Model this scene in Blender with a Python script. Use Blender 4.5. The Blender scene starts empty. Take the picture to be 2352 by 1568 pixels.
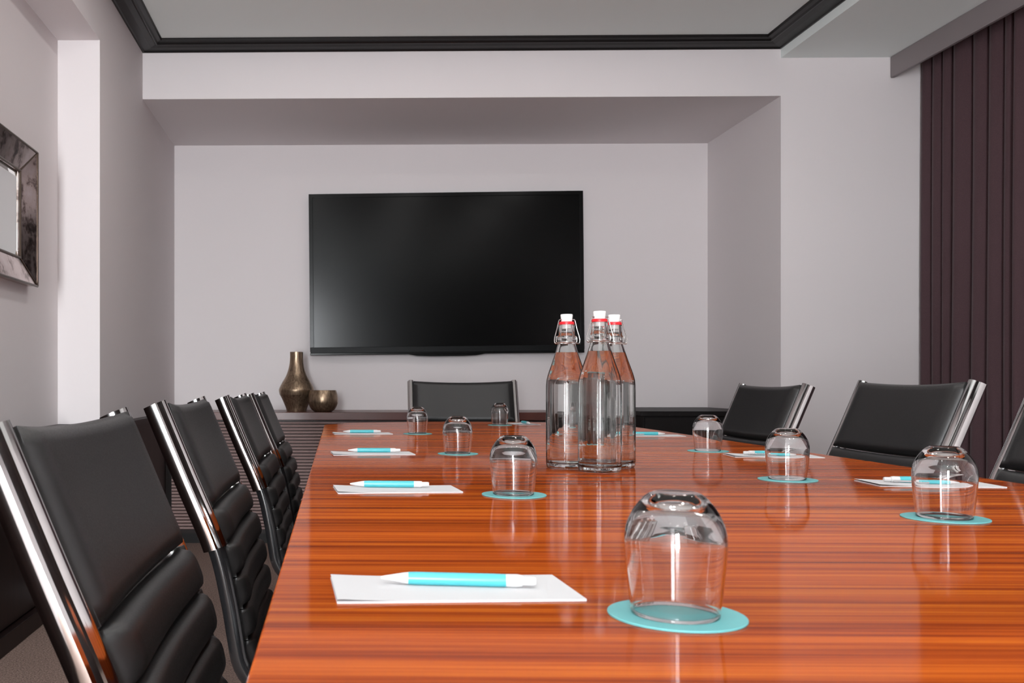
import bpy, bmesh, math, random
from mathutils import Vector, Matrix

# ------------------------------------------------------------------ camera, world, light, exposure
scene = bpy.context.scene
COL = scene.collection
W, H = 2352, 1568
F_PX = 2150.0
CAM_H = 0.916
YAW = math.radians(1.0)
cam_data = bpy.data.cameras.new('camera')
cam_data.sensor_width = 36.0
cam_data.lens = F_PX / W * 36.0
VPX, VPY = 774.0, 880.0                       # vanishing point of the room's long direction
cam_data.shift_x = (W / 2 - (VPX - F_PX * math.tan(YAW))) / W
cam_data.shift_y = (VPY - H / 2) / W
cam_data.clip_start = 0.02
cam_data.dof.use_dof = True
cam_data.dof.focus_distance = 2.0
cam_data.dof.aperture_fstop = 16.0
cam = bpy.data.objects.new('camera', cam_data)
cam.location = (0, 0, CAM_H)
cam.rotation_euler = (math.pi / 2, 0, YAW)
COL.objects.link(cam)
scene.camera = cam

world = bpy.data.worlds.new('world')
world.use_nodes = True
world.node_tree.nodes['Background'].inputs[0].default_value = (0.9, 0.93, 1.0, 1)
world.node_tree.nodes['Background'].inputs[1].default_value = 0.3
scene.world = world

vs = scene.view_settings
vs.view_transform = 'Standard'
vs.look = 'None'
vs.gamma = 1.0
vs.use_curve_mapping = False
vs.exposure = 0.14
scene.cycles.use_denoising = True
scene.cycles.blur_glossy = 0.6
scene.cycles.sample_clamp_indirect = 6.0
scene.cycles.max_bounces = 16
scene.cycles.transmission_bounces = 14
scene.cycles.transparent_max_bounces = 16

# recessed ceiling downlights, the small round dots mirrored in the tumblers: (x, y, watts, diameter)
CEIL = 2.665
LAMPS = [(x, y, 3.4, 0.13) for y in (-1.6, 0.2, 1.9, 3.5) for x in (-0.25, 0.63, 1.50)]
# floor-length window behind the camera, the tall bright patch on the tumblers: (x0, x1, wall y, z0, z1, watts)
WINDOWS = [(-0.98, -0.42, -3.0, 0.06, 2.15, 150)]
DAYLIGHT = (0.93, 0.97, 1.0)

# ------------------------------------------------------------------ helpers
def link(o, parent=None):
    COL.objects.link(o)
    if parent is not None:
        o.parent = parent
    return o

def tag(o, label=None, cat=None, group=None, kind=None):
    if label: o['label'] = label
    if cat: o['category'] = cat
    if group: o['group'] = group
    if kind: o['kind'] = kind
    return o

def empty(name, loc=(0, 0, 0), rz=0.0):
    o = bpy.data.objects.new(name, None)
    o.empty_display_size = 0.05
    o.location = loc
    o.rotation_euler = (0, 0, rz)
    return link(o)

def mesh_obj(name, verts, faces, mat, parent=None, smooth=False, bevel=0.0, seg=2, angle=35):
    me = bpy.data.meshes.new(name)
    me.from_pydata([tuple(v) for v in verts], [], faces)
    bm = bmesh.new(); bm.from_mesh(me)
    bmesh.ops.recalc_face_normals(bm, faces=bm.faces)
    bm.to_mesh(me); bm.free()
    me.materials.append(mat)
    if smooth:
        for p in me.polygons: p.use_smooth = True
        me.set_sharp_from_angle(angle=math.radians(angle))
    o = bpy.data.objects.new(name, me)
    if bevel > 0:
        m = o.modifiers.new('bevel', 'BEVEL')
        m.width = bevel; m.segments = seg; m.limit_method = 'ANGLE'; m.angle_limit = math.radians(40)
        m.harden_normals = True
        for p in me.polygons: p.use_smooth = True
        me.set_sharp_from_angle(angle=math.radians(50))
    return link(o, parent)

def box_data(x0, x1, y0, y1, z0, z1):
    v = [(x0, y0, z0), (x1, y0, z0), (x1, y1, z0), (x0, y1, z0), (x0, y0, z1), (x1, y0, z1), (x1, y1, z1), (x0, y1, z1)]
    f = [(0, 3, 2, 1), (4, 5, 6, 7), (0, 1, 5, 4), (1, 2, 6, 5), (2, 3, 7, 6), (3, 0, 4, 7)]
    return v, f

def box(name, b, mat, parent=None, bevel=0.0, seg=2):
    v, f = box_data(*b)
    return mesh_obj(name, v, f, mat, parent, bevel=bevel, seg=seg)

def merge(*parts):
    V, Fc = [], []
    for v, f in parts:
        n = len(V); V += list(v); Fc += [tuple(i + n for i in q) for q in f]
    return V, Fc

def lathe_data(prof, n=48, close=False, shape=None):
    """prof: list of (r, z); shape(angle, r, z) -> r' for faceted bodies"""
    V, Fc = [], []
    rings = []
    for r, z in prof:
        if r < 1e-6:
            rings.append([len(V)]); V.append((0, 0, z))
        else:
            ring = []
            for k in range(n):
                a = 2 * math.pi * k / n
                rr = shape(a, r, z) if shape else r
                ring.append(len(V)); V.append((rr * math.cos(a), rr * math.sin(a), z))
            rings.append(ring)
    m = len(rings)
    for i in range(m if close else m - 1):
        A, B = rings[i], rings[(i + 1) % m]
        if len(A) == 1 and len(B) == 1: continue
        for k in range(n):
            k2 = (k + 1) % n
            if len(A) == 1: Fc.append((A[0], B[k], B[k2]))
            elif len(B) == 1: Fc.append((A[k], A[k2], B[0]))
            else: Fc.append((A[k], A[k2], B[k2], B[k]))
    return V, Fc

def lathe(name, prof, mat, parent=None, n=48, close=False, shape=None, angle=40):
    v, f = lathe_data(prof, n, close, shape)
    return mesh_obj(name, v, f, mat, parent, smooth=True, angle=angle)

def tube_data(pts, r, n=10, cyc=False):
    pts = [Vector(p) for p in pts]
    V, Fc = [], []
    up = Vector((0.13, 0.27, 0.95)).normalized()
    m = len(pts)
    rings = []
    prev = None
    for i, p in enumerate(pts):
        a = pts[(i - 1) % m] if (cyc or i > 0) else p
        b = pts[(i + 1) % m] if (cyc or i < m - 1) else p
        t = (b - a).normalized()
        if prev is None:
            s = t.cross(up)
            if s.length < 1e-3: s = t.cross(Vector((1, 0, 0)))
        else:
            s = prev - t * prev.dot(t)
        s.normalize(); prev = s
        u = s.cross(t)
        ring = []
        for k in range(n):
            q = 2 * math.pi * k / n
            ring.append(len(V)); V.append(tuple(p + s * (r * math.cos(q)) + u * (r * math.sin(q))))
        rings.append(ring)
    for i in range(m if cyc else m - 1):
        A, B = rings[i], rings[(i + 1) % m]
        for k in range(n):
            Fc.append((A[k], A[(k + 1) % n], B[(k + 1) % n], B[k]))
    if not cyc:
        Fc.append(tuple(reversed(rings[0]))); Fc.append(tuple(rings[-1]))
    return V, Fc

def smooth_path(pts, per=8):
    """Catmull-Rom through pts"""
    out = []
    n = len(pts)
    P = [Vector(p) for p in pts]
    for i in range(n - 1):
        p0 = P[i - 1] if i > 0 else P[0] * 2 - P[1]
        p1, p2 = P[i], P[i + 1]
        p3 = P[i + 2] if i + 2 < n else P[-1] * 2 - P[-2]
        for k in range(per):
            t = k / per
            out.append(0.5 * ((2 * p1) + (p2 - p0) * t + (2 * p0 - 5 * p1 + 4 * p2 - p3) * t * t + (3 * p1 - p0 - 3 * p2 + p3) * t ** 3))
    out.append(P[-1])
    return out

def copy_tree(o, parent=None):
    c = o.copy()
    COL.objects.link(c)
    c.parent = parent
    for ch in list(o.children):
        copy_tree(ch, c)
    return c

# ------------------------------------------------------------------ materials
def srgb(r, g, b):
    f = lambda c: (c / 255 / 12.92) if c / 255 <= 0.04045 else ((c / 255 + 0.055) / 1.055) ** 2.4
    return (f(r), f(g), f(b), 1.0)

def mat(name, col, rough=0.5, metal=0.0, spec=0.5, coat=0.0, coat_rough=0.05, trans=0.0, ior=1.5):
    m = bpy.data.materials.new(name)
    m.use_nodes = True
    p = m.node_tree.nodes['Principled BSDF']
    p.inputs['Base Color'].default_value = col
    p.inputs['Roughness'].default_value = rough
    p.inputs['Metallic'].default_value = metal
    p.inputs['Specular IOR Level'].default_value = spec
    p.inputs['Coat Weight'].default_value = coat
    p.inputs['Coat Roughness'].default_value = coat_rough
    p.inputs['Transmission Weight'].default_value = trans
    p.inputs['IOR'].default_value = ior
    return m

def nodes(m):
    return m.node_tree.nodes, m.node_tree.links, m.node_tree.nodes['Principled BSDF']

def add_noise(m, scale=(1, 1, 1), nscale=50, detail=4, rough=0.6, coord='Object', loc=(0, 0, 0), rot=0.0):
    N, L, p = nodes(m)
    tc = N.new('ShaderNodeTexCoord'); mp = N.new('ShaderNodeMapping')
    mp.inputs['Scale'].default_value = scale
    mp.inputs['Location'].default_value = loc
    mp.inputs['Rotation'].default_value = (0, 0, rot)
    nz = N.new('ShaderNodeTexNoise')
    nz.inputs['Scale'].default_value = nscale
    nz.inputs['Detail'].default_value = detail
    nz.inputs['Roughness'].default_value = rough
    L.new(tc.outputs[coord], mp.inputs['Vector']); L.new(mp.outputs[0], nz.inputs['Vector'])
    return nz

def ramp(m, src, stops):
    N, L, p = nodes(m)
    r = N.new('ShaderNodeValToRGB')
    e = r.color_ramp.elements
    while len(e) < len(stops): e.new(0.5)
    for el, (pos, c) in zip(e, stops):
        el.position = pos; el.color = c
    L.new(src, r.inputs[0])
    return r

def bump(m, src, strength=0.1, dist=0.002):
    N, L, p = nodes(m)
    b = N.new('ShaderNodeBump')
    b.inputs['Strength'].default_value = strength
    b.inputs['Distance'].default_value = dist
    L.new(src, b.inputs['Height']); L.new(b.outputs[0], p.inputs['Normal'])

def mixrgb(m, fac, a, b, mode='MIX'):
    N, L, p = nodes(m)
    x = N.new('ShaderNodeMix'); x.data_type = 'RGBA'; x.blend_type = mode
    for val, idx in ((fac, 0), (a, 6), (b, 7)):
        if isinstance(val, (int, float)): x.inputs[idx].default_value = val
        elif isinstance(val, tuple): x.inputs[idx].default_value = val
        else: L.new(val, x.inputs[idx])
    return x.outputs[2]

M = {}
# painted plaster
M['wall'] = mat('wall_paint', (0.71, 0.665, 0.67, 1), 0.75, spec=0.25)
nz = add_noise(M['wall'], nscale=260, detail=3); bump(M['wall'], nz.outputs[0], 0.06, 0.001)
M['ceiling'] = mat('ceiling_paint', (0.84, 0.90, 0.885, 1), 0.85, spec=0.2)
nz = add_noise(M['ceiling'], nscale=200, detail=3); bump(M['ceiling'], nz.outputs[0], 0.05, 0.001)
# dark moulding
M['moulding'] = mat('black_moulding', srgb(22, 20, 20), 0.36, spec=0.22)
nz = add_noise(M['moulding'], scale=(1, 1, 1), nscale=30); bump(M['moulding'], nz.outputs[0], 0.03, 0.001)
# carpet
M['carpet'] = mat('carpet', srgb(120, 100, 92), 0.95, spec=0.1)
nz = add_noise(M['carpet'], nscale=170, detail=3, rough=0.7)
rp = ramp(M['carpet'], nz.outputs[0], [(0.30, srgb(78, 64, 60)), (0.5, srgb(132, 112, 103)), (0.72, srgb(172, 148, 138))])
nodes(M['carpet'])[1].new(rp.outputs[0], nodes(M['carpet'])[2].inputs['Base Color'])
bump(M['carpet'], nz.outputs[0], 0.6, 0.004)
# striped table veneer, grain across the table
GRAIN = math.radians(-0.05)
def wood(name, stops, fine, coarse, rough, coat, spec=0.5):
    m = mat(name, (0.3, 0.08, 0.03, 1), rough, spec=spec, coat=coat, coat_rough=0.06)
    N, L, p = nodes(m)
    a = add_noise(m, scale=(0.7, coarse, 1), nscale=1.0, detail=5, rough=0.62, rot=GRAIN)
    b = add_noise(m, scale=(3.0, fine, 1), nscale=1.0, detail=4, rough=0.7, loc=(3.1, 7.7, 0), rot=GRAIN)
    c = add_noise(m, scale=(0.25, coarse * 0.22, 1), nscale=1.0, detail=2, rough=0.5, loc=(9.2, 1.3, 0), rot=GRAIN)
    ad = N.new('ShaderNodeMath'); ad.operation = 'MULTIPLY_ADD'
    L.new(a.outputs[0], ad.inputs[0]); ad.inputs[1].default_value = 0.62
    md = N.new('ShaderNodeMath'); md.operation = 'MULTIPLY'
    L.new(b.outputs[0], md.inputs[0]); md.inputs[1].default_value = 0.38
    L.new(md.outputs[0], ad.inputs[2])
    rp = ramp(m, ad.outputs[0], stops)
    rc = ramp(m, c.outputs[0], [(0.35, (0.72, 0.66, 0.62, 1)), (0.62, (1.08, 1.05, 1.0, 1))])
    col = mixrgb(m, 1.0, rp.outputs[0], rc.outputs[0], 'MULTIPLY')
    L.new(col, p.inputs['Base Color'])
    return m
M['table'] = TT = wood('striped_red_veneer',
                  [(0.32, (0.115, 0.020, 0.009, 1)), (0.42, (0.25, 0.040, 0.010, 1)), (0.53, (0.44, 0.088, 0.013, 1)), (0.69, (0.66, 0.200, 0.022, 1))],
                  260, 55, 0.10, 0.0, 0.05)
N_, L_, P_ = nodes(TT)
fre = N_.new('ShaderNodeFresnel'); fre.inputs['IOR'].default_value = 1.38
mul = N_.new('ShaderNodeMath'); mul.operation = 'MULTIPLY'; mul.inputs[1].default_value = 0.45
gls = N_.new('ShaderNodeBsdfGlossy'); gls.inputs['Roughness'].default_value = 0.07; gls.inputs['Color'].default_value = (1, 1, 1, 1)
dif = N_.new('ShaderNodeBsdfDiffuse'); mx = N_.new('ShaderNodeMixShader')
L_.new(fre.outputs[0], mul.inputs[0]); L_.new(mul.outputs[0], mx.inputs[0])
L_.new(P_.inputs['Base Color'].links[0].from_socket, dif.inputs['Color'])
L_.new(dif.outputs[0], mx.inputs[1]); L_.new(gls.outputs[0], mx.inputs[2])
L_.new(mx.outputs[0], N_['Material Output'].inputs['Surface'])
M['red_wood'] = wood('dark_red_wood', [(0.3, (0.055, 0.015, 0.012, 1)), (0.5, (0.11, 0.030, 0.023, 1)), (0.7, (0.17, 0.055, 0.042, 1))], 90, 20, 0.30, 0.0, 0.3)
M['dark_wood'] = wood('dark_brown_wood', [(0.3, (0.006, 0.004, 0.004, 1)), (0.5, (0.014, 0.008, 0.008, 1)), (0.7, (0.026, 0.014, 0.013, 1))], 90, 20, 0.35, 0.0, 0.15)
M['reed'] = wood('reeded_brown_wood', [(0.3, (0.15, 0.094, 0.092, 1)), (0.5, (0.25, 0.165, 0.16, 1)), (0.7, (0.34, 0.235, 0.23, 1))], 90, 20, 0.42, 0.0)
M['black_lacquer'] = mat('black_lacquer', srgb(24, 21, 21), 0.45, spec=0.12)
nz = add_noise(M['black_lacquer'], nscale=40); bump(M['black_lacquer'], nz.outputs[0], 0.02, 0.001)
# leather and chrome
M['leather'] = mat('black_leather', (0.011, 0.0105, 0.0107, 1), 0.42, spec=0.55)
nz = add_noise(M['leather'], nscale=420, detail=3, rough=0.6); bump(M['leather'], nz.outputs[0], 0.10, 0.001)
rp = ramp(M['leather'], nz.outputs[0], [(0.3, (0.37, 0.37, 0.37, 1)), (0.7, (0.48, 0.48, 0.48, 1))])
nodes(M['leather'])[1].new(rp.outputs[0], nodes(M['leather'])[2].inputs['Roughness'])
M['chrome'] = mat('polished_chrome', (0.66, 0.66, 0.655, 1), 0.07, metal=1.0)
nz = add_noise(M['chrome'], nscale=25); rp = ramp(M['chrome'], nz.outputs[0], [(0.3, (0.05,) * 3 + (1,)), (0.7, (0.10,) * 3 + (1,))])
nodes(M['chrome'])[1].new(rp.outputs[0], nodes(M['chrome'])[2].inputs['Roughness'])
M['black_metal'] = mat('black_metal', (0.012, 0.012, 0.013, 1), 0.16, spec=0.6, coat=0.3)
M['black_plastic'] = mat('black_plastic', (0.012, 0.012, 0.012, 1), 0.4)
# television
M['tv_frame'] = mat('tv_frame', (0.004, 0.004, 0.004, 1), 0.22, spec=0.12)
M['tv_screen'] = mat('tv_screen', (0.0006, 0.0006, 0.0006, 1), 0.20, spec=0.14)
M['tv_bezel'] = mat('tv_lower_bezel', (0.008, 0.0085, 0.009, 1), 0.35, spec=0.08)
# bronze
def bronze(name, c0, c1, c2):
    m = mat(name, c1, 0.32, metal=0.85)
    N, L, p = nodes(m)
    nz = add_noise(m, scale=(1, 1, 0.12), nscale=110, detail=4, rough=0.7)
    rp = ramp(m, nz.outputs[0], [(0.30, c0), (0.52, c1), (0.75, c2)])
    L.new(rp.outputs[0], p.inputs['Base Color'])
    bump(m, nz.outputs[0], 0.25, 0.002)
    return m
M['bronze'] = bronze('brushed_bronze', (0.13, 0.09, 0.062, 1), (0.30, 0.215, 0.145, 1), (0.48, 0.36, 0.25, 1))
# mirror
M['mirror'] = mat('mirror_glass', (0.82, 0.84, 0.82, 1), 0.02, metal=1.0)
m = M['antique'] = mat('antiqued_mirror', (0.3, 0.25, 0.25, 1), 0.16, metal=0.9)
nz = add_noise(m, scale=(1, 1, 1), nscale=13, detail=6, rough=0.68)
rp = ramp(m, nz.outputs[0], [(0.34, (0.05, 0.038, 0.036, 1)), (0.42, (0.18, 0.13, 0.12, 1)), (0.49, (0.48, 0.39, 0.37, 1)), (0.72, (0.60, 0.52, 0.52, 1))])
nodes(m)[1].new(rp.outputs[0], nodes(m)[2].inputs['Base Color'])
M['frame_edge'] = mat('frame_edge_metal', (0.09, 0.065, 0.05, 1), 0.3, metal=0.7)
# fabrics
m = M['curtain'] = mat('plum_curtain', (0.05, 0.028, 0.032, 1), 0.9, spec=0.15)
nz = add_noise(m, scale=(1, 1, 1.4), nscale=550, detail=2)
rp = ramp(m, nz.outputs[0], [(0.3, (0.048, 0.027, 0.031, 1)), (0.7, (0.088, 0.050, 0.056, 1))])
nodes(m)[1].new(rp.outputs[0], nodes(m)[2].inputs['Base Color'])
nodes(m)[2].inputs['Sheen Weight'].default_value = 0.15
bump(m, nz.outputs[0], 0.3, 0.001)
M['pelmet'] = mat('pelmet_paint', (0.21, 0.18, 0.185, 1), 0.45)
# table things
M['teal'] = mat('teal_card', (0.13, 0.41, 0.42, 1), 0.55)
nz = add_noise(M['teal'], nscale=900, detail=2); bump(M['teal'], nz.outputs[0], 0.05, 0.0005)
M['teal_pen'] = mat('teal_plastic', (0.07, 0.42, 0.47, 1), 0.32)
M['white_pen'] = mat('white_plastic', (0.62, 0.61, 0.61, 1), 0.25)
M['pen_metal'] = mat('pen_metal', (0.75, 0.74, 0.74, 1), 0.2, metal=1.0)
M['paper'] = mat('paper', (0.60, 0.60, 0.61, 1), 0.8, spec=0.2)
nz = add_noise(M['paper'], nscale=700, detail=2); bump(M['paper'], nz.outputs[0], 0.03, 0.0004)
M['glass'] = mat('clear_glass', (1, 1, 1, 1), 0.0, trans=1.0, ior=1.47)
M['bottle_glass'] = mat('bottle_glass', (0.975, 0.99, 0.98, 1), 0.0, trans=1.0, ior=1.50)
M['water'] = mat('water', (1, 1, 1, 1), 0.0, trans=1.0, ior=1.33)
M['porcelain'] = mat('white_porcelain', (0.85, 0.84, 0.83, 1), 0.2)
M['rubber'] = mat('red_rubber', (0.62, 0.012, 0.02, 1), 0.4)
M['wire'] = mat('steel_wire', (0.62, 0.61, 0.60, 1), 0.18, metal=1.0)
M['lamp_trim'] = mat('lamp_trim', (0.8, 0.8, 0.8, 1), 0.4)
m = M['lamp_lens'] = mat('lamp_lens', (1, 1, 1, 1), 0.5)
nodes(m)[2].inputs['Emission Color'].default_value = (1.0, 0.96, 0.90, 1)
nodes(m)[2].inputs['Emission Strength'].default_value = 6.0

# ------------------------------------------------------------------ room
XL, XA, XR, XW = -1.01, -1.19, 2.28, 3.15        # pier face, alcove wall, recess right side, curtain wall
YB, YF, YP, Y0 = 5.80, 4.85, 3.97, -3.0          # recess back, soffit front, pier front, wall behind the camera
ZS, ZC2, TOP = 2.392, 2.587, 3.0
def struct(name, b, m, bevel=0.0):
    return tag(box(name, b, m, bevel=bevel), kind='structure')
struct('floor', (-1.40, 3.35, -3.2, 6.0, -0.15, 0.0), M['carpet'])
struct('wall_back', (-1.40, 3.35, YB, 5.98, 0, TOP), M['wall'])
struct('wall_left_pier', (-1.40, XL, YP, YB, 0, TOP), M['wall'])
struct('wall_left', (-1.40, XA, Y0, YP, 0, ZS - 0.015), M['wall'])
struct('wall_left_bulkhead', (-1.40, XL, Y0, YP, ZS - 0.015, TOP), M['wall'])
struct('wall_back_soffit', (XL, XR, YF, YB, ZS, TOP), M['wall'])
struct('wall_right_return', (XR, 3.35, YF, YB, 0, TOP), M['wall'])
struct('wall_right', (XW, 3.35, Y0, YF, 0, ZC2), M['wall'])
struct('wall_front', (-1.40, 3.35, -3.15, Y0, 0, TOP), M['dark_wood'])
struct('ceiling', (XL, XR, Y0, YF, CEIL, TOP), M['ceiling'])
struct('ceiling_right', (XR, 3.35, Y0, YF, ZC2, TOP), M['ceiling'])

# moulding round the raised ceiling: profile in (projection, height), mitred at the corners
prof = [(0.0, 2.632), (0.010, 2.630), (0.014, 2.636), (0.052, 2.640), (0.080, 2.646), (0.088, 2.640), (0.094, 2.640), (0.100, 2.648),
        (0.118, 2.652), (0.122, 2.660), (0.122, 2.70), (0.0, 2.70)]
def moulding(name, a, b):
    """a, b: functions of projection -> (x, y)"""
    V, Fc = [], []
    for q, z in prof: V.append((*a(q), z))
    for q, z in prof: V.append((*b(q), z))
    n = len(prof)
    for i in range(n): Fc.append((i, (i + 1) % n, n + (i + 1) % n, n + i))
    Fc.append(tuple(range(n - 1, -1, -1))); Fc.append(tuple(range(n, 2 * n)))
    return tag(mesh_obj(name, V, Fc, M['moulding']), kind='structure')
moulding('trim_1', lambda q: (XL + q, YF - q), lambda q: (XR - q, YF - q))
moulding('trim_2', lambda q: (XL + q, Y0), lambda q: (XL + q, YF - q))
moulding('trim_3', lambda q: (XR - q, Y0), lambda q: (XR - q, YF - q))

# ------------------------------------------------------------------ ceiling lamps (out of the picture, they light the room)
for i, (x, y, wt, dia) in enumerate(LAMPS):
    t = empty('ceiling_downlight_offscreen', (x, y, CEIL))
    tag(t, 'round white downlight in the raised ceiling', 'ceiling light', 'downlights in the raised ceiling')
    r = dia / 2
    lathe('trim_ring', [(r, 0.0), (r + 0.03, 0.0), (r + 0.03, -0.006), (r, -0.010)], M['lamp_trim'], t, 32, close=True)
    lathe('lens', [(0.0, -0.002), (r, -0.002), (r, -0.0035), (0.0, -0.0035)], M['lamp_lens'], t, 32)
    ld = bpy.data.lights.new('downlight_offscreen', 'AREA')
    ld.shape = 'DISK'; ld.size = dia; ld.energy = wt; ld.color = (1.0, 0.985, 0.97)
    lo = bpy.data.objects.new('downlight_offscreen', ld)
    lo.location = (x, y, CEIL - 0.012)
    COL.objects.link(lo)

# windows that bring the daylight in
M['pane'] = mat('window_pane', (1, 1, 1, 1), 0.3)
nodes(M['pane'])[2].inputs['Emission Color'].default_value = (*DAYLIGHT, 1)
for iw, (wx0, wx1, wy, wz0, wz1, wwt) in enumerate(WINDOWS):
    nodes(M['pane'])[2].inputs['Emission Strength'].default_value = wwt / (math.pi * (wx1 - wx0) * (wz1 - wz0))
    wn = tag(empty('window_behind_offscreen', ((wx0 + wx1) / 2, wy, wz0)), kind='structure')
    hx, hz = (wx1 - wx0) / 2, wz1 - wz0
    for q in ((-hx - 0.06, -hx, -0.06, hz + 0.06), (hx, hx + 0.06, -0.06, hz + 0.06), (-hx, hx, -0.06, 0.0), (-hx, hx, hz, hz + 0.06), (-0.02, 0.02, 0.0, hz)):
        box('window_frame', (q[0], q[1], 0.0, 0.03, q[2], q[3]), M['lamp_trim'], wn, 0.003)
    for a, b in ((-hx, -0.02), (0.02, hx)):
        box('pane', (a, b, 0.0, 0.008, 0.0, hz), M['pane'], wn)
    ld = bpy.data.lights.new('window_light_offscreen', 'AREA')
    ld.shape = 'RECTANGLE'; ld.size = wx1 - wx0; ld.size_y = wz1 - wz0; ld.energy = wwt; ld.color = DAYLIGHT
    lo = bpy.data.objects.new('window_light_offscreen', ld)
    lo.location = ((wx0 + wx1) / 2, wy + 0.035, (wz0 + wz1) / 2)
    lo.rotation_euler = (math.pi / 2, 0, 0)
    COL.objects.link(lo)

# ------------------------------------------------------------------ table
TZ = 0.74
TXL, TXR, TY0 = -0.054, 1.205, 0.22
def table_outline(inset=0.0):
    xl, xr = TXL + inset, TXR - inset
    pts = []
    def end(u):                                     # gently bowed far end
        return 4.075 - inset + 0.245 * math.sin(math.pi * u) ** 0.8
    r = 0.07
    n = 28
    pts.append((xl, 4.03 - inset - r))
    for k in range(1, 7):
        a = math.pi - (math.pi / 2) * k / 7
        pts.append((xl + r + r * math.cos(a), 4.03 - inset - r + r * math.sin(a) * 1.35))
    for k in range(2, n - 1):
        u = k / n
        x = xl + (xr - xl) * u
        pts.append((x, end(u)))
    for k in range(6, 0, -1):
        a = math.pi - (math.pi / 2) * k / 7
        pts.append((xr - r - r * math.cos(a), 4.03 - inset - r + r * math.sin(a) * 1.35))
    pts.append((xr, 4.03 - inset - r))
    pts.append((xr, TY0 + inset + 0.07)); pts.append((xr - 0.03, TY0 + inset + 0.02)); pts.append((xr - 0.08, TY0 + inset))
    pts.append((xl + 0.08, TY0 + inset)); pts.append((xl + 0.03, TY0 + inset + 0.02)); pts.append((xl, TY0 + inset + 0.07))
    return pts
def slab(name, pts, z0, z1, m, parent, bevel=0.0):
    n = len(pts)
    V = [(x, y, z0) for x, y in pts] + [(x, y, z1) for x, y in pts]
    Fc = [tuple(range(n)), tuple(range(n, 2 * n))] + [(i, (i + 1) % n, n + (i + 1) % n, n + i) for i in range(n)]
    return mesh_obj(name, V, Fc, m, parent, bevel=bevel, seg=3)
table = empty('conference_table', (0.575, 2.2, 0))
tag(table, 'long conference table with glossy striped red wood top', 'table')
def loc(o, t=table):
    o.location = -t.location
    return o
loc(slab('tabletop', table_outline(), TZ - 0.045, TZ, M['table'], table, 0.003))
loc(slab('apron', table_outline(0.16), TZ - 0.10, TZ - 0.045, M['red_wood'], table))
for y0 in (0.75, 3.15):
    loc(box('pedestal', (0.47, 0.70, y0, y0 + 0.45, 0.05, TZ - 0.10), M['red_wood'], table, 0.004))
    loc(box('foot', (0.44, 0.73, y0 - 0.03, y0 + 0.48, 0.0, 0.05), M['black_lacquer'], table, 0.004))

# ------------------------------------------------------------------ chairs
PROF = [(.306, .894), (.250, .760), (.194, .627), (.170, .530), (.158, .460), (.148, .412), (.122, .382), (.070, .378), (-.05, .398), (-.20, .420), (-.32, .424), (-.365, .405)]
HALF = 0.25
def chair_curve():
    pts = smooth_path([(0, y, z) for y, z in PROF], 10)
    s = [0.0]
    for a, b in zip(pts, pts[1:]): s.append(s[-1] + (b - a).length)
    return pts, s
CP, CS = chair_curve()
def at_s(s):
    s = max(0.0, min(CS[-1] - 1e-6, s))
    i = 0
    while CS[i + 1] < s: i += 1
    t = (s - CS[i]) / (CS[i + 1] - CS[i])
    p = CP[i].lerp(CP[i + 1], t)
    d0 = (CP[i + 1] - CP[i]).normalized()
    d1 = (CP[min(i + 2, len(CP) - 1)] - CP[min(i + 1, len(CP) - 2)]).normalized()
    dp = d0.lerp(d1, t).normalized()
    n = Vector((0, dp.z, -dp.y))
    return p, dp, n
def s_of_z(z):
    for i, p in enumerate(CP):
        if p.z < z: return CS[i]
    return CS[-1]

def cushion(name, s0, s1, th, parent, mt, nu=16, nv=8, power=4, width=0.480, dip=0.0, sag=0.012):
    V, Fc = [], []
    fr, bk = {}, {}
    for i in range(nv + 1):
        t = i / nv
        for j in range(nu + 1):
            u = j / nu
            c = 2 * u - 1
            x = c * width / 2
            s = s0 + (s1 - s0) * t
            if dip: s += dip * (1 - c * c) * (1 - t)
            p, d, n = at_s(s)
            bul = max(0.0, 1 - abs(2 * t - 1) ** power) ** 0.5 * max(0.0, 1 - abs(c) ** 10) ** 0.5
            sg = -sag * (1 - c * c)
            q = p + n * (sg + 0.004 + th * bul); fr[i, j] = len(V); V.append((x, q.y, q.z))
            q = p + n * (sg - 0.008 - 0.006 * bul); bk[i, j] = len(V); V.append((x, q.y, q.z))
    for i in range(nv):
        for j in range(nu):
            Fc.append((fr[i, j], fr[i, j + 1], fr[i + 1, j + 1], fr[i + 1, j]))
            Fc.append((bk[i, j], bk[i + 1, j], bk[i + 1, j + 1], bk[i, j + 1]))
    for i in range(nv):
        Fc.append((fr[i, 0], fr[i + 1, 0], bk[i + 1, 0], bk[i, 0]))
        Fc.append((fr[i, nu], bk[i, nu], bk[i + 1, nu], fr[i + 1, nu]))
    for j in range(nu):
        Fc.append((fr[0, j], bk[0, j], bk[0, j + 1], fr[0, j + 1]))
        Fc.append((fr[nv, j], fr[nv, j + 1], bk[nv, j + 1], bk[nv, j]))
    return mesh_obj(name, V, Fc, mt, parent, smooth=True, angle=70)

def sweep(name, s0, s1, section, xoff, parent, mt, step=0.012, mirror=1, back=0.0):
    V, Fc, rings = [], [], []
    n = max(2, int((s1 - s0) / step))
    for i in range(n + 1):
        p, d, nn = at_s(s0 + (s1 - s0) * i / n)
        ring = []
        for a, b in section:
            q = p + nn * (b + back)
            ring.append(len(V)); V.append((xoff + mirror * a, q.y, q.z))
        rings.append(ring)
    k = len(section)
    for A, B in zip(rings, rings[1:]):
        for j in range(k): Fc.append((A[j], A[(j + 1) % k], B[(j + 1) % k], B[j]))
    Fc.append(tuple(reversed(rings[0]))); Fc.append(tuple(rings[-1]))
    return mesh_obj(name, V, Fc, mt, parent, smooth=True, angle=32)

def oval(a, b, n, b0=0.0):
    return [(a * math.cos(2 * math.pi * k / n), b0 + b * math.sin(2 * math.pi * k / n)) for k in range(n)]
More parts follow.
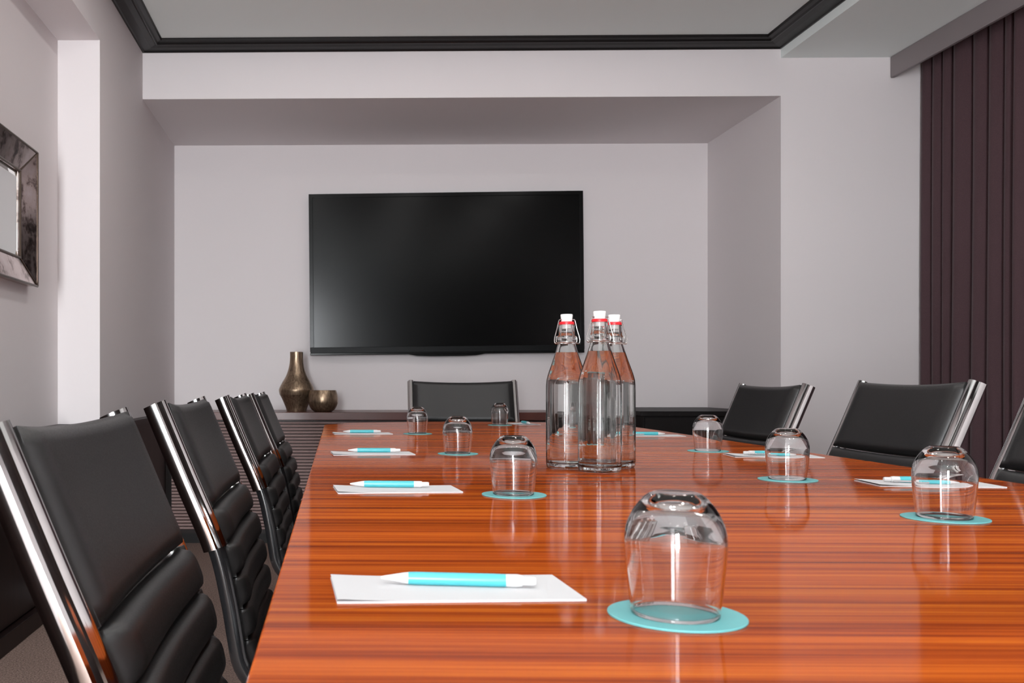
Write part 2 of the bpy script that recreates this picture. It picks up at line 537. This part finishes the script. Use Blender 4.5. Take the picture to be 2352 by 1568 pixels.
# chrome rail section: rounded bar with a bead and a channel for the leather on its front
RAIL = []
for k in range(40):
    th = 2 * math.pi * k / 40
    g = 1.0
    d = math.degrees(th)
    if 17 < d < 37: g = 0.80                      # leather channel on the outer front
    RAIL.append((0.0165 * g * math.cos(th), 0.0225 * math.sin(th) * (g if g == 1.0 else 0.93)))

def make_chair(dz):
    root = empty('conference_chair')
    up = []
    S_chrome = s_of_z(0.637)
    cuts = [0.007, s_of_z(0.694)]
    z_cuts = [0.634, 0.572, 0.511, 0.452]
    cuts += [s_of_z(z) for z in z_cuts]
    s_end = CS[-1] - 0.012
    rest = s_end - cuts[-1]
    k = int(round(rest / 0.066))
    cuts += [cuts[-1] + rest * (i + 1) / k for i in range(k)]
    up.append(cushion('back_panel', cuts[0], cuts[1] - 0.003, 0.014, root, M['leather'], nu=20, nv=18, power=18, dip=0.004))
    for i in range(1, len(cuts) - 1):
        nm = 'back_pad' if i <= 5 else 'seat_pad'
        up.append(cushion(nm, cuts[i] + 0.001, cuts[i + 1] - 0.001, 0.021, root, M['leather'], power=3.2))
    for sgn in (-1, 1):
        up.append(sweep('rail', 0.0, S_chrome, RAIL, sgn * (HALF + 0.002), root, M['chrome'], mirror=sgn, back=-0.019))
        up.append(sweep('side_frame', S_chrome - 0.01, CS[-1], oval(0.012, 0.016, 14), sgn * (HALF + 0.001), root, M['black_metal'], mirror=sgn, back=-0.017))
    p, d, n = at_s(CS[-1] - 0.09)
    for yy, zz in ((0.05, 0.365), (-0.26, 0.40)):
        v = tube_data([(-HALF, yy, zz), (HALF, yy, zz)], 0.011)
        up.append(mesh_obj('cross_bar', v[0], v[1], M['chrome'], root, smooth=True))
    up.append(box('seat_plate', (-0.09, 0.09, -0.24, 0.04, 0.335, 0.375), M['black_metal'], root, 0.006))
    for o in up: o.location.z = dz
    lathe('gas_column', [(0.0, 0.06), (0.028, 0.06), (0.028, 0.20), (0.018, 0.202), (0.018, 0.345 + dz), (0.0, 0.345 + dz)], M['chrome'], root, 24).location = (0, -0.08, 0)
    for i in range(5):
        a = 2 * math.pi * i / 5 + 0.3
        ca, sa = math.cos(a), math.sin(a)
        V = []
        for r, w, z0, z1 in ((0.02, 0.024, 0.085, 0.135), (0.27, 0.013, 0.072, 0.092)):
            for sw, z in ((-w, z0), (w, z0), (w, z1), (-w, z1)):
                V.append((r * ca - sw * sa, r * sa + sw * ca - 0.08, z))
        Fc = [(0, 1, 2, 3), (4, 7, 6, 5), (0, 4, 5, 1), (1, 5, 6, 2), (2, 6, 7, 3), (3, 7, 4, 0)]
        leg = mesh_obj('leg', V, Fc, M['chrome'], root, bevel=0.004)
        cx, cy = 0.265 * ca, 0.265 * sa - 0.08
        parts = []
        for off in (-0.013, 0.013):
            vv, ff = lathe_data([(0.0, -0.008), (0.020, -0.008), (0.0245, -0.004), (0.0245, 0.004), (0.020, 0.008), (0.0, 0.008)], 18)
            vv = [(cx + (y * ca) - (z + off) * sa, cy + (y * sa) + (z + off) * ca, 0.025 + x) for x, y, z in vv]
            parts.append((vv, ff))
        parts.append(tube_data([(cx, cy, 0.025), (cx, cy, 0.075)], 0.006))
        v = merge(*parts)
        mesh_obj('caster', v[0], v[1], M['black_plastic'], leg, smooth=True)
    return root

protos = {}
def place_chair(x, y, z_top, rz, label, group):
    dz = round(z_top - 0.894, 3)
    if dz not in protos:
        protos[dz] = c = make_chair(dz)
    else:
        c = copy_tree(protos[dz])
    c.location = (x, y, 0); c.rotation_euler = (0, 0, rz)
    tag(c, label, 'chair', group)
    return c
HP = math.pi / 2
ordn = ['fourth', 'third', 'second', 'first']
for i, (ynear, xtop, zt, tw) in enumerate([(0.89, -0.316, 0.880, 0.0), (1.72, -0.318, 0.885, 0.0), (2.71, -0.316, 0.882, 0.0), (3.40, -0.306, 0.881, 0.0)]):
    place_chair(xtop + 0.306, ynear + 0.25, zt, HP - math.radians(tw),
                f'black leather chair on the mirror side of the table, {ordn[i]} from the television end',
                'leather chairs round the table')
for i, (ynear, xtop, zt, tw) in enumerate([(1.66, 1.590, 0.925, 0.0), (2.40, 1.605, 0.925, 0.0), (3.24, 1.600, 0.916, 0.0)]):
    place_chair(xtop - 0.306, ynear + 0.25, zt, -HP + math.radians(tw),
                f'black leather chair on the curtain side of the table, {ordn[i + 1]} from the television end',
                'leather chairs round the table')
place_chair(0.607, 4.605 - 0.306, 0.932, math.radians(-1.5), 'black padded leather chair at the head of the table below the television', 'leather chairs round the table')

# ------------------------------------------------------------------ television
tv = empty('television', (0.667, YB, 1.588))
tag(tv, 'large black flat television mounted on the recess wall', 'television')
tv.rotation_euler = (0, math.radians(-0.55), 0)
tw, th = 0.836, 0.493
v = merge(box_data(-tw, tw, -0.075, -0.03, th - 0.024, th), box_data(-tw, -tw + 0.024, -0.075, -0.03, -th + 0.02, th - 0.02), box_data(tw - 0.024, tw, -0.075, -0.03, -th + 0.02, th - 0.02))
mesh_obj('frame', v[0], v[1], M['tv_frame'], tv, bevel=0.002)
box('screen', (-tw + 0.022, tw - 0.022, -0.071, -0.04, -th + 0.03, th - 0.022), M['tv_screen'], tv)
box('lower_bezel', (-tw + 0.002, tw - 0.002, -0.077, -0.03, -th + 0.012, -th + 0.048), M['tv_bezel'], tv, 0.002)
box('lower_edge', (-tw, tw, -0.073, -0.03, -th, -th + 0.014), M['tv_frame'], tv, 0.003)
lip = [(-0.24, -th + 0.001), (-0.18, -th - 0.010), (-0.10, -th - 0.013), (0.10, -th - 0.013), (0.18, -th - 0.010), (0.24, -th + 0.001)]
n = len(lip)
V = [(x, -0.070, z) for x, z in lip] + [(x, -0.035, z) for x, z in lip]
mesh_obj('chin', V, [tuple(range(n)), tuple(range(n, 2 * n))] + [(i, (i + 1) % n, n + (i + 1) % n, n + i) for i in range(n)], M['tv_frame'], tv)
box('wall_mount', (-0.35, 0.35, -0.04, 0.0, -0.25, 0.25), M['black_metal'], tv)

# ------------------------------------------------------------------ reeded sideboard below the television
SX0, SX1, SY0, SZ = -0.955, 1.52, 5.30, 0.752
sb = empty('sideboard', ((SX0 + SX1) / 2, 5.54, 0))
tag(sb, 'dark wooden sideboard with a reeded front and red wood top below the television', 'sideboard')
loc(box('top', (SX0, SX1, SY0, YB - 0.005, SZ - 0.045, SZ), M['red_wood'], sb, 0.003), sb)
loc(box('body', (SX0 + 0.01, SX1 - 0.01, SY0 + 0.03, YB - 0.01, 0.06, SZ - 0.045), M['dark_wood'], sb), sb)
loc(box('plinth', (SX0 + 0.04, SX1 - 0.04, SY0 + 0.06, YB - 0.02, 0.0, 0.06), M['black_lacquer'], sb), sb)
pitch = 0.0182
z = SZ - 0.052
me = None
while z - pitch > 0.07:
    if me is None:
        q = 8
        sec = [(-0.0075 * math.cos(math.pi * k / q), -0.009 * math.sin(math.pi * k / q)) for k in range(q + 1)]   # (z, y)
        V = [(SX0 + 0.012, SY0 + 0.03 + b, a) for a, b in sec] + [(SX1 - 0.012, SY0 + 0.03 + b, a) for a, b in sec]
        m1 = len(sec)
        Fc = [(i, i + 1, m1 + i + 1, m1 + i) for i in range(m1 - 1)] + [tuple(range(m1)), tuple(range(2 * m1 - 1, m1 - 1, -1)), (m1 - 1, 0, m1, 2 * m1 - 1)]
        o = mesh_obj('reed', V, Fc, M['reed'], sb, smooth=True, angle=50)
        me = o.data
    else:
        o = link(bpy.data.objects.new('reed', me), sb)
    o.location = -sb.location + Vector((0, 0, z - pitch / 2))
    z -= pitch

# vases on the sideboard
def catm(pts, per=5):
    return [(p.x, p.y) for p in smooth_path([(a, b, 0) for a, b in pts], per)]
tv_out = catm([(0.058, 0.0), (0.064, 0.022), (0.083, 0.068), (0.099, 0.098)], 5)
up_out = catm([(0.099, 0.098), (0.1035, 0.118), (0.1025, 0.132), (0.088, 0.163), (0.062, 0.208), (0.046, 0.255), (0.0395, 0.300), (0.0385, 0.348)], 6)
t = empty('bronze_vase', ((681 - VPX) / F_PX * 5.5, 5.5, SZ))
tag(t, 'tall bronze vase with a narrow neck on the sideboard', 'vase')
lathe('lower_body', [(0.0, 0.0)] + tv_out, M['bronze'], t, 48)
lathe('upper_body', up_out + [(0.034, 0.348), (0.034, 0.25), (0.0, 0.24)], M['bronze'], t, 48)
bw_out = catm([(0.048, 0.0), (0.068, 0.015), (0.0835, 0.046), (0.0865, 0.072), (0.0830, 0.100), (0.0750, 0.124)], 6)
bw_in = [(0.0715, 0.124), (0.079, 0.100), (0.0825, 0.072), (0.078, 0.046), (0.055, 0.020), (0.0, 0.012)]
t = empty('bronze_bowl', ((742 - VPX) / F_PX * 5.385, 5.385, SZ))
tag(t, 'round bronze bowl on the sideboard beside the tall vase', 'bowl')
lathe('outer_shell', [(0.0, 0.0)] + bw_out, M['bronze'], t, 48)
lathe('inner_shell', bw_out[-1:] + bw_in, M['bronze'], t, 48)

# black low cabinet in the recess corner
bc = empty('low_cabinet', (1.95, 5.35, 0))
tag(bc, 'plain black low cabinet in the recess corner next to the sideboard', 'cabinet')
loc(box('carcass', (1.62, XR - 0.003, 4.98, YB - 0.003, 0.05, 0.742), M['black_lacquer'], bc), bc)
loc(box('top', (1.60, XR - 0.003, 4.96, YB - 0.003, 0.742, 0.769), M['black_lacquer'], bc, 0.003), bc)
loc(box('plinth', (1.65, XR - 0.01, 5.02, YB - 0.01, 0.0, 0.05), M['black_lacquer'], bc), bc)
for x0, x1 in ((1.625, 1.945), (1.950, XR - 0.008)):
    loc(box('door', (x0, x1, 4.965, 4.98, 0.06, 0.735), M['black_lacquer'], bc, 0.002), bc)

# dark wood panelling along the mirror wall
PZ = 0.742
pn = empty('dado_panelling', (XA, 3.0, 0))
tag(pn, 'dark brown wood dado panelling along the mirror wall', 'panelling')
loc(box('panel', (XA, XA + 0.05, -0.5, YP, 0.075, PZ - 0.03), M['dark_wood'], pn), pn)
loc(box('panel', (XL, XL + 0.04, YP - 0.04, SY0 - 0.01, 0.075, PZ - 0.03), M['dark_wood'], pn), pn)
loc(box('panel', (XA, XL + 0.04, YP - 0.05, YP - 0.001, 0.075, PZ - 0.03), M['dark_wood'], pn), pn)
loc(box('cap_rail', (XA, XA + 0.058, -0.5, YP, PZ - 0.03, PZ), M['dark_wood'], pn, 0.003), pn)
loc(box('cap_rail', (XL, XL + 0.048, YP - 0.058, SY0 - 0.01, PZ - 0.03, PZ), M['dark_wood'], pn, 0.003), pn)
loc(box('cap_rail', (XA, XL + 0.048, YP - 0.058, YP - 0.001, PZ - 0.03, PZ), M['dark_wood'], pn, 0.003), pn)
loc(box('skirting', (XA, XA + 0.075, -0.5, YP - 0.01, 0.0, 0.068), M['dark_wood'], pn, 0.004), pn)
loc(box('skirting', (XL, XL + 0.062, YP - 0.07, SY0 - 0.01, 0.0, 0.068), M['dark_wood'], pn, 0.004), pn)

# ------------------------------------------------------------------ mirror on the left wall
mr = empty('wall_mirror', (XA, 3.15, 1.57))
tag(mr, 'wall mirror in a wide frame of mottled brown antique glass', 'mirror')
MY0, MY1, MZ0, MZ1 = 2.45, 3.575, 1.288, 1.800
FW, DP = 0.118, 0.040
def mq(y, z, x): return (x, y - 3.15, z - 1.57)
out = [(MY0, MZ0), (MY1, MZ0), (MY1, MZ1), (MY0, MZ1)]
inn = [(MY0 + FW, MZ0 + FW * .8), (MY1 - FW, MZ0 + FW * .8), (MY1 - FW, MZ1 - FW * .8), (MY0 + FW, MZ1 - FW * .8)]
for i in range(4):
    j = (i + 1) % 4
    V = [mq(*out[i], 0.0), mq(*out[j], 0.0), mq(*out[i], DP), mq(*out[j], DP), mq(*inn[i], 0.012), mq(*inn[j], 0.012), mq(*inn[i], 0.0), mq(*inn[j], 0.0)]
    mesh_obj('frame_side', V, [(0, 1, 3, 2), (2, 3, 5, 4), (4, 5, 7, 6), (6, 7, 1, 0), (0, 2, 4, 6), (1, 7, 5, 3)], M['antique'], mr)
for A in (out, inn):
    x = DP if A is out else 0.014
    for i in range(4):
        j = (i + 1) % 4
        v = tube_data([mq(*A[i], x), mq(*A[j], x)], 0.0045, 8)
        mesh_obj('frame_bead', v[0], v[1], M['frame_edge'], mr, smooth=True)
for i in range(4):
    v = tube_data([mq(*out[i], DP), mq(*inn[i], 0.013)], 0.003, 8)
    mesh_obj('mitre_bead', v[0], v[1], M['frame_edge'], mr, smooth=True)
bv = 0.028
iin = [(inn[0][0] + bv, inn[0][1] + bv), (inn[1][0] - bv, inn[1][1] + bv), (inn[2][0] - bv, inn[2][1] - bv), (inn[3][0] + bv, inn[3][1] - bv)]
V = [mq(*q, 0.005) for q in inn] + [mq(*q, 0.009) for q in iin] + [mq(*q, 0.0) for q in inn]
Fc = [(4, 5, 6, 7), (8, 11, 10, 9)] + [(i, (i + 1) % 4, 4 + (i + 1) % 4, 4 + i) for i in range(4)] + [(i, 8 + i, 8 + (i + 1) % 4, (i + 1) % 4) for i in range(4)]
mesh_obj('mirror_glass', V, Fc, M['mirror'], mr)

# ------------------------------------------------------------------ pelmet and curtain
pl = empty('pelmet', (2.93, 3.0, ZC2))
tag(pl, 'dark grey box pelmet fixed to the ceiling above the plum curtain', 'pelmet')
PX = 2.832
loc(box('front_board', (PX, PX + 0.022, 0.2, YF - 0.006, 2.478, ZC2), M['pelmet'], pl, 0.006, 3), pl)
loc(box('end_board', (PX + 0.02, 3.14, 0.2, 0.222, 2.478, ZC2), M['pelmet'], pl, 0.003), pl)
loc(box('curtain_track', (2.99, 3.05, 0.25, YF - 0.02, 2.574, ZC2), M['black_metal'], pl), pl)

random.seed(4)
def curtain(name, y0, y1, label):
    """pleated sheet hanging from y1 (wall end) towards y0"""
    ys, xs = [], []
    folds = []
    y = y1
    while y > y0:
        w = random.uniform(0.075, 0.125)
        folds.append((y, w, random.uniform(0.028, 0.048)))
        y -= w
    prof2 = []
    for y, w, a in folds:
        for k in range(10):
            t = k / 10
            # a rounded front lobe and a narrow valley
            f = (0.5 - 0.5 * math.cos(2 * math.pi * t)) ** 0.55
            prof2.append((y - w * t, a * f, t, w))
    prof2.append((folds[-1][0] - folds[-1][1], 0.0, 0, 0))
    zs = [2.573, 2.5, 2.2, 1.8, 1.4, 1.0, 0.6, 0.3, 0.015]
    V, Fc = [], []
    nP = len(prof2)
    for lay in (0, 1):
        for iz, z in enumerate(zs):
            g = 1 + 0.35 * (1 - z / 2.6)
            for ip, (y, d, t, w) in enumerate(prof2):
                sway = 0.010 * math.sin(1.7 * y * 6 + z * 1.3) * (1 - z / 2.6)
                edge = 0.0 if ip == 0 else 1.0
                V.append((3.006 - d * g * 1.35 + lay * 0.003, y + sway * edge, z))
    nz_ = len(zs)
    off = nz_ * nP
    for lay in (0, 1):
        for i in range(nz_ - 1):
            for j in range(nP - 1):
                a = lay * off + i * nP + j
                Fc.append((a, a + 1, a + nP + 1, a + nP) if lay == 0 else (a, a + nP, a + nP + 1, a + 1))
    for i in range(nz_ - 1):
        for j in (0, nP - 1):
            a = i * nP + j
            Fc.append((a, a + nP, a + nP + off, a + off))
    for j in range(nP - 1):
        for i in (0, nz_ - 1):
            a = i * nP + j
            Fc.append((a, a + off, a + off + 1, a + 1))
    o = mesh_obj(name, V, Fc, M['curtain'], None, smooth=True, angle=60)
    return tag(o, label, 'curtain')
curtain('pleated_curtain', 2.3, YF - 0.012, 'floor-length pleated plum curtain hanging below the grey pelmet')

# ------------------------------------------------------------------ things on the table
FH = F_PX * (CAM_H - TZ)
def on_table(px, py):
    y = FH / (py - VPY)
    return ((px - VPX) / F_PX * y, y)

COA_R = 0.050
def make_setting():
    c = lathe('coaster', [(0.0, 0.0), (COA_R - 0.0004, 0.0), (COA_R, 0.0004), (COA_R, 0.0014), (COA_R - 0.0004, 0.0018), (0.0, 0.0018)], M['teal'], None, 64, angle=30)
    return c
c0 = make_setting()
def tumbler_mesh():
    outer = catm([(0.0318, 0.0006), (0.0338, 0.018), (0.0360, 0.040), (0.0368, 0.056), (0.0350, 0.068), (0.0298, 0.0790), (0.0235, 0.0872), (0.0190, 0.0910)], 5)
    top = [(0.0160, 0.0922), (0.0140, 0.0919), (0.008, 0.0914), (0.0, 0.0913)]
    inner = catm([(0.0, 0.0840), (0.009, 0.0836), (0.0165, 0.0820), (0.0235, 0.0780), (0.0298, 0.0708), (0.0335, 0.0620), (0.0350, 0.0540), (0.0343, 0.0400), (0.0322, 0.018), (0.0305, 0.0006)], 4)
    rim = [(0.03115, 0.0)]
    # lathe from the rim outwards, over the base, down inside and back to the rim
    return lathe_data(rim + outer + top + inner + rim, 56)
v, f = tumbler_mesh()
g0 = mesh_obj('water_glass', v, f, M['glass'], None, smooth=True, angle=60)
bm = bmesh.new(); bm.from_mesh(g0.data)
bmesh.ops.remove_doubles(bm, verts=bm.verts, dist=1e-6)
bmesh.ops.recalc_face_normals(bm, faces=bm.faces)
bm.to_mesh(g0.data); bm.free()

SIDE = 'on the mirror side'
SIDE2 = 'on the curtain side'
settings = [
    (1548, 1411, SIDE, 'fourth from the television end'),
    (1179, 1136, SIDE, 'third from the television end'),
    (1051, 1042, SIDE, 'second from the television end'),
    (959, 996, SIDE, 'first from the television end'),
    (2154, 1187, SIDE2, 'third from the television end'),
    (1800, 1100, SIDE2, 'second from the television end'),
    (1620, 1035, SIDE2, 'first from the television end'),
    (1147, 976, 'at the head of the table', ''),
]
for i, (px, py, side, which) in enumerate(settings):
    x, y = on_table(px, py)
    c = c0 if i == 0 else link(c0.copy())
    g = g0 if i == 0 else link(g0.copy())
    c.location = (x, y, TZ)
    g.location = (x - 0.0012, y - 0.001, TZ + 0.0017)
    g.rotation_euler = (0, 0, i * 0.7)
    w = (', ' + which) if which else ''
    tag(c, f'round teal paper coaster {side}{w}', 'coaster', 'teal coasters on the table')
    tag(g, f'clear upside-down tumbler {side}{w}', 'glass', 'upturned tumblers on the coasters')

# notepads
def make_pad():
    t = empty('notepad')
    box('sheet_stack', (-0.101, 0.101, -0.048, 0.048, 0.0, 0.0016), M['paper'], t)
    # top sheet, lifting a hair at one corner
    V, Fc = [], []
    nx, ny = 10, 4
    for lay in (0, 1):
        for i in range(nx + 1):
            for j in range(ny + 1):
                u, w = i / nx, j / ny
                lift = 0.0022 * max(0, (0.35 - u) / 0.35) ** 2
                V.append((-0.101 + 0.202 * u, -0.048 + 0.096 * w, 0.00165 + lift + lay * 0.0002))
    m1 = (nx + 1) * (ny + 1)
    for lay in (0, 1):
        for i in range(nx):
            for j in range(ny):
                a = lay * m1 + i * (ny + 1) + j
                Fc.append((a, a + ny + 1, a + ny + 2, a + 1))
    for i in range(nx):
        for j in (0, ny):
            a = i * (ny + 1) + j; Fc.append((a, a + ny + 1, a + ny + 1 + m1, a + m1))
    for j in range(ny):
        for i in (0, nx):
            a = i * (ny + 1) + j; Fc.append((a, a + 1, a + 1 + m1, a + m1))
    mesh_obj('top_sheet', V, Fc, M['paper'], t, smooth=True, angle=60)
    return t
def along_x(vf):
    v, f = vf
    return [(z, x, y) for x, y, z in v], f
def make_pen():
    """lies along x, tip towards -x, 0.132 long, axis at z = 0.0056"""
    t = empty('ballpoint_pen')
    R = 0.0056
    def part(name, prof, m):
        v, f = along_x(lathe_data(prof, 28))
        return mesh_obj(name, v, f, m, t, smooth=True, angle=35)
    part('tip', [(0.0, -0.0665), (0.0011, -0.0662), (0.0018, -0.0630), (0.0030, -0.0560), (0.0046, -0.0470), (0.0052, -0.0425), (0.0, -0.0425)], M['white_pen'])
    part('barrel', [(0.0, -0.0425), (0.0053, -0.0425), (R, -0.036), (R, 0.030), (0.0054, 0.0405), (0.0, 0.0405)], M['teal_pen'])
    part('collar', [(0.0, 0.0405), (0.0055, 0.0405), (0.0056, 0.050), (0.0050, 0.054), (0.0, 0.054)], M['white_pen'])
    part('clicker', [(0.0, 0.054), (0.0040, 0.054), (0.0040, 0.063), (0.0034, 0.0655), (0.0, 0.0655)], M['white_pen'])
    clip = box('clip', (0.004, 0.052, -0.0019, 0.0019, 0.0056, 0.0068), M['pen_metal'], t, 0.0004)
    for o in t.children: o.location.z = R
    clip.rotation_euler = (math.radians(-112), 0, 0)
    return t
pad0, pen0 = make_pad(), make_pen()
# (x, y, pad rotation, pen offset dx, dy, pen rotation)
pads = [
    (0.098, 0.802, 3.5, 0.006, 0.005, -6.0, SIDE, 'fourth from the television end'),
    (0.098, 1.548, 5.0, -0.010, 0.020, -3.0, SIDE, 'third from the television end'),
    (0.088, 2.340, 5.0, 0.006, 0.022, -1.0, SIDE, 'second from the television end'),
    (0.088, 3.270, 5.0, 0.000, 0.018, 0.0, SIDE, 'first from the television end'),
    (1.030, 1.650, -5.0, -0.004, 0.004, 172.0, SIDE2, 'third from the television end'),
    (1.052, 2.280, -6.0, 0.000, 0.004, 174.0, SIDE2, 'second from the television end'),
    (1.055, 3.165, -4.0, -0.020, 0.000, 178.0, SIDE2, 'first from the television end'),
    (0.800, 4.060, 97.0, 0.012, 0.000, -86.0, 'at the head of the table', ''),
]
for i, (x, y, rz, dx, dy, pr, side, which) in enumerate(pads):
    p = pad0 if i == 0 else copy_tree(pad0)
    q = pen0 if i == 0 else copy_tree(pen0)
    p.location = (x, y, TZ); p.rotation_euler = (0, 0, math.radians(rz))
    q.location = (x + dx, y + dy, TZ + 0.0019); q.rotation_euler = (0, 0, math.radians(pr))
    w = (', ' + which) if which else ''
    tag(p, f'white notepad {side}{w}', 'notepad', 'white notepads on the table')
    tag(q, f'teal pen lying on a notepad {side}{w}', 'pen', 'teal pens on the notepads')

# ------------------------------------------------------------------ swing-top water bottles
def make_bottle():
    t = empty('water_bottle')
    NF = 14
    def facet(a, r, z):
        if z > 0.275 or z < 0.004: k = 0.0
        elif z > 0.19: k = max(0.0, min(1.0, (0.262 - z) / 0.06))
        else: k = 1.0
        seg = 2 * math.pi / NF
        d = (a % seg) - seg / 2
        poly = math.cos(seg / 2) / math.cos(d)
        return r * (1 - k * 0.75 * (1 - poly))
    body = [(0.038, 0.0), (0.0408, 0.0015), (0.0424, 0.006), (0.0430, 0.014), (0.0432, 0.06), (0.0432, 0.12), (0.0430, 0.172), (0.0422, 0.182)]
    neck = catm([(0.0422, 0.182), (0.0385, 0.196), (0.0315, 0.216), (0.0240, 0.238), (0.0190, 0.254), (0.0172, 0.264)], 5)
    collar = [(0.0185, 0.2665), (0.0192, 0.270), (0.0185, 0.274), (0.0165, 0.277), (0.0158, 0.288), (0.0160, 0.293), (0.0165, 0.296), (0.0155, 0.2985)]
    inner = [(0.0110, 0.2985), (0.0118, 0.280), (0.0130, 0.266), (0.0150, 0.254), (0.0200, 0.238), (0.0275, 0.216), (0.0345, 0.196), (0.0380, 0.183),
             (0.0392, 0.172), (0.0394, 0.06), (0.0388, 0.018), (0.036, 0.011), (0.028, 0.0095), (0.0, 0.014)]
    base = [(0.0, 0.006), (0.026, 0.0035), (0.034, 0.0004)]
    v, f = lathe_data(base + body + neck[1:] + collar + inner, NF * 6, shape=lambda a, r, z: facet(a, r, z))
    mesh_obj('bottle_glass', v, f, M['bottle_glass'], t, smooth=True, angle=60)
    lvl = 0.240
    wat = [(0.0, 0.0135), (0.0282, 0.0090), (0.0364, 0.0105), (0.0392, 0.0178), (0.0398, 0.06), (0.0396, 0.172), (0.0384, 0.1832), (0.0349, 0.1962), (0.0279, 0.2162), (0.0204, 0.2382), (0.0198, lvl), (0.0, lvl)]
    v, f = lathe_data(wat, NF * 6, shape=lambda a, r, z: facet(a, r, z))
    mesh_obj('water', v, f, M['water'], t, smooth=True, angle=50)
    lathe('stopper', [(0.0, 0.290), (0.0095, 0.290), (0.0105, 0.3045), (0.0112, 0.306), (0.0126, 0.318), (0.0120, 0.320), (0.0, 0.3205)], M['porcelain'], t, 32)
    lathe('gasket', [(0.0108, 0.2983), (0.0150, 0.2983), (0.0158, 0.301), (0.0145, 0.3045), (0.0104, 0.3045)], M['rubber'], t, 32, close=True)
    # wire bail: neck ring, two side levers and the arch over the stopper
    ring = [(0.0178 * math.cos(2 * math.pi * k / 32), 0.0178 * math.sin(2 * math.pi * k / 32), 0.2615) for k in range(32)]
    parts = [tube_data(ring, 0.0011, 8, cyc=True)]
    for s in (-1, 1):
        parts.append(tube_data(smooth_path([(s * 0.0125, -0.003, 0.3085), (s * 0.0165, -0.003, 0.3070), (s * 0.0205, -0.003, 0.290), (s * 0.0255, -0.004, 0.272), (s * 0.0262, -0.004, 0.262), (s * 0.0235, -0.005, 0.2585)], 6), 0.0011, 8))
        parts.append(tube_data(smooth_path([(s * 0.0180, 0.002, 0.2615), (s * 0.0210, 0.000, 0.262), (s * 0.0215, 0.0, 0.270), (s * 0.0195, 0.0, 0.2745)], 5), 0.0011, 8))
    front = [(0.0245 * math.sin(a), -0.0215 * math.cos(a), 0.2585) for a in [math.radians(-80 + 160 * k / 20) for k in range(21)]]
    parts.append(tube_data(front, 0.0011, 8))
    parts.append(tube_data([(-0.0126, -0.003, 0.3085), (0.0126, -0.003, 0.3085)], 0.0010, 8))
    v = merge(*parts)
    mesh_obj('wire_bail', v[0], v[1], M['wire'], t, smooth=True)
    return t
b0 = make_bottle()
bots = [((1374 - VPX) / F_PX * 1.882, 1.882, 0.0, 'frontmost of the three in the cluster'),
        ((1299 - VPX) / F_PX * 1.965, 1.965, 0.02, 'on the mirror side of the cluster'),
        ((1407 - VPX) / F_PX * 1.980, 1.980, -0.35, 'on the curtain side of the cluster')]
for i, (x, y, rz, wh) in enumerate(bots):
    b = b0 if i == 0 else copy_tree(b0)
    b.location = (x, y, TZ); b.rotation_euler = (0, 0, rz)
    tag(b, f'clear swing-top water bottle with white stopper, {wh}', 'bottle', 'swing-top water bottles on the table')
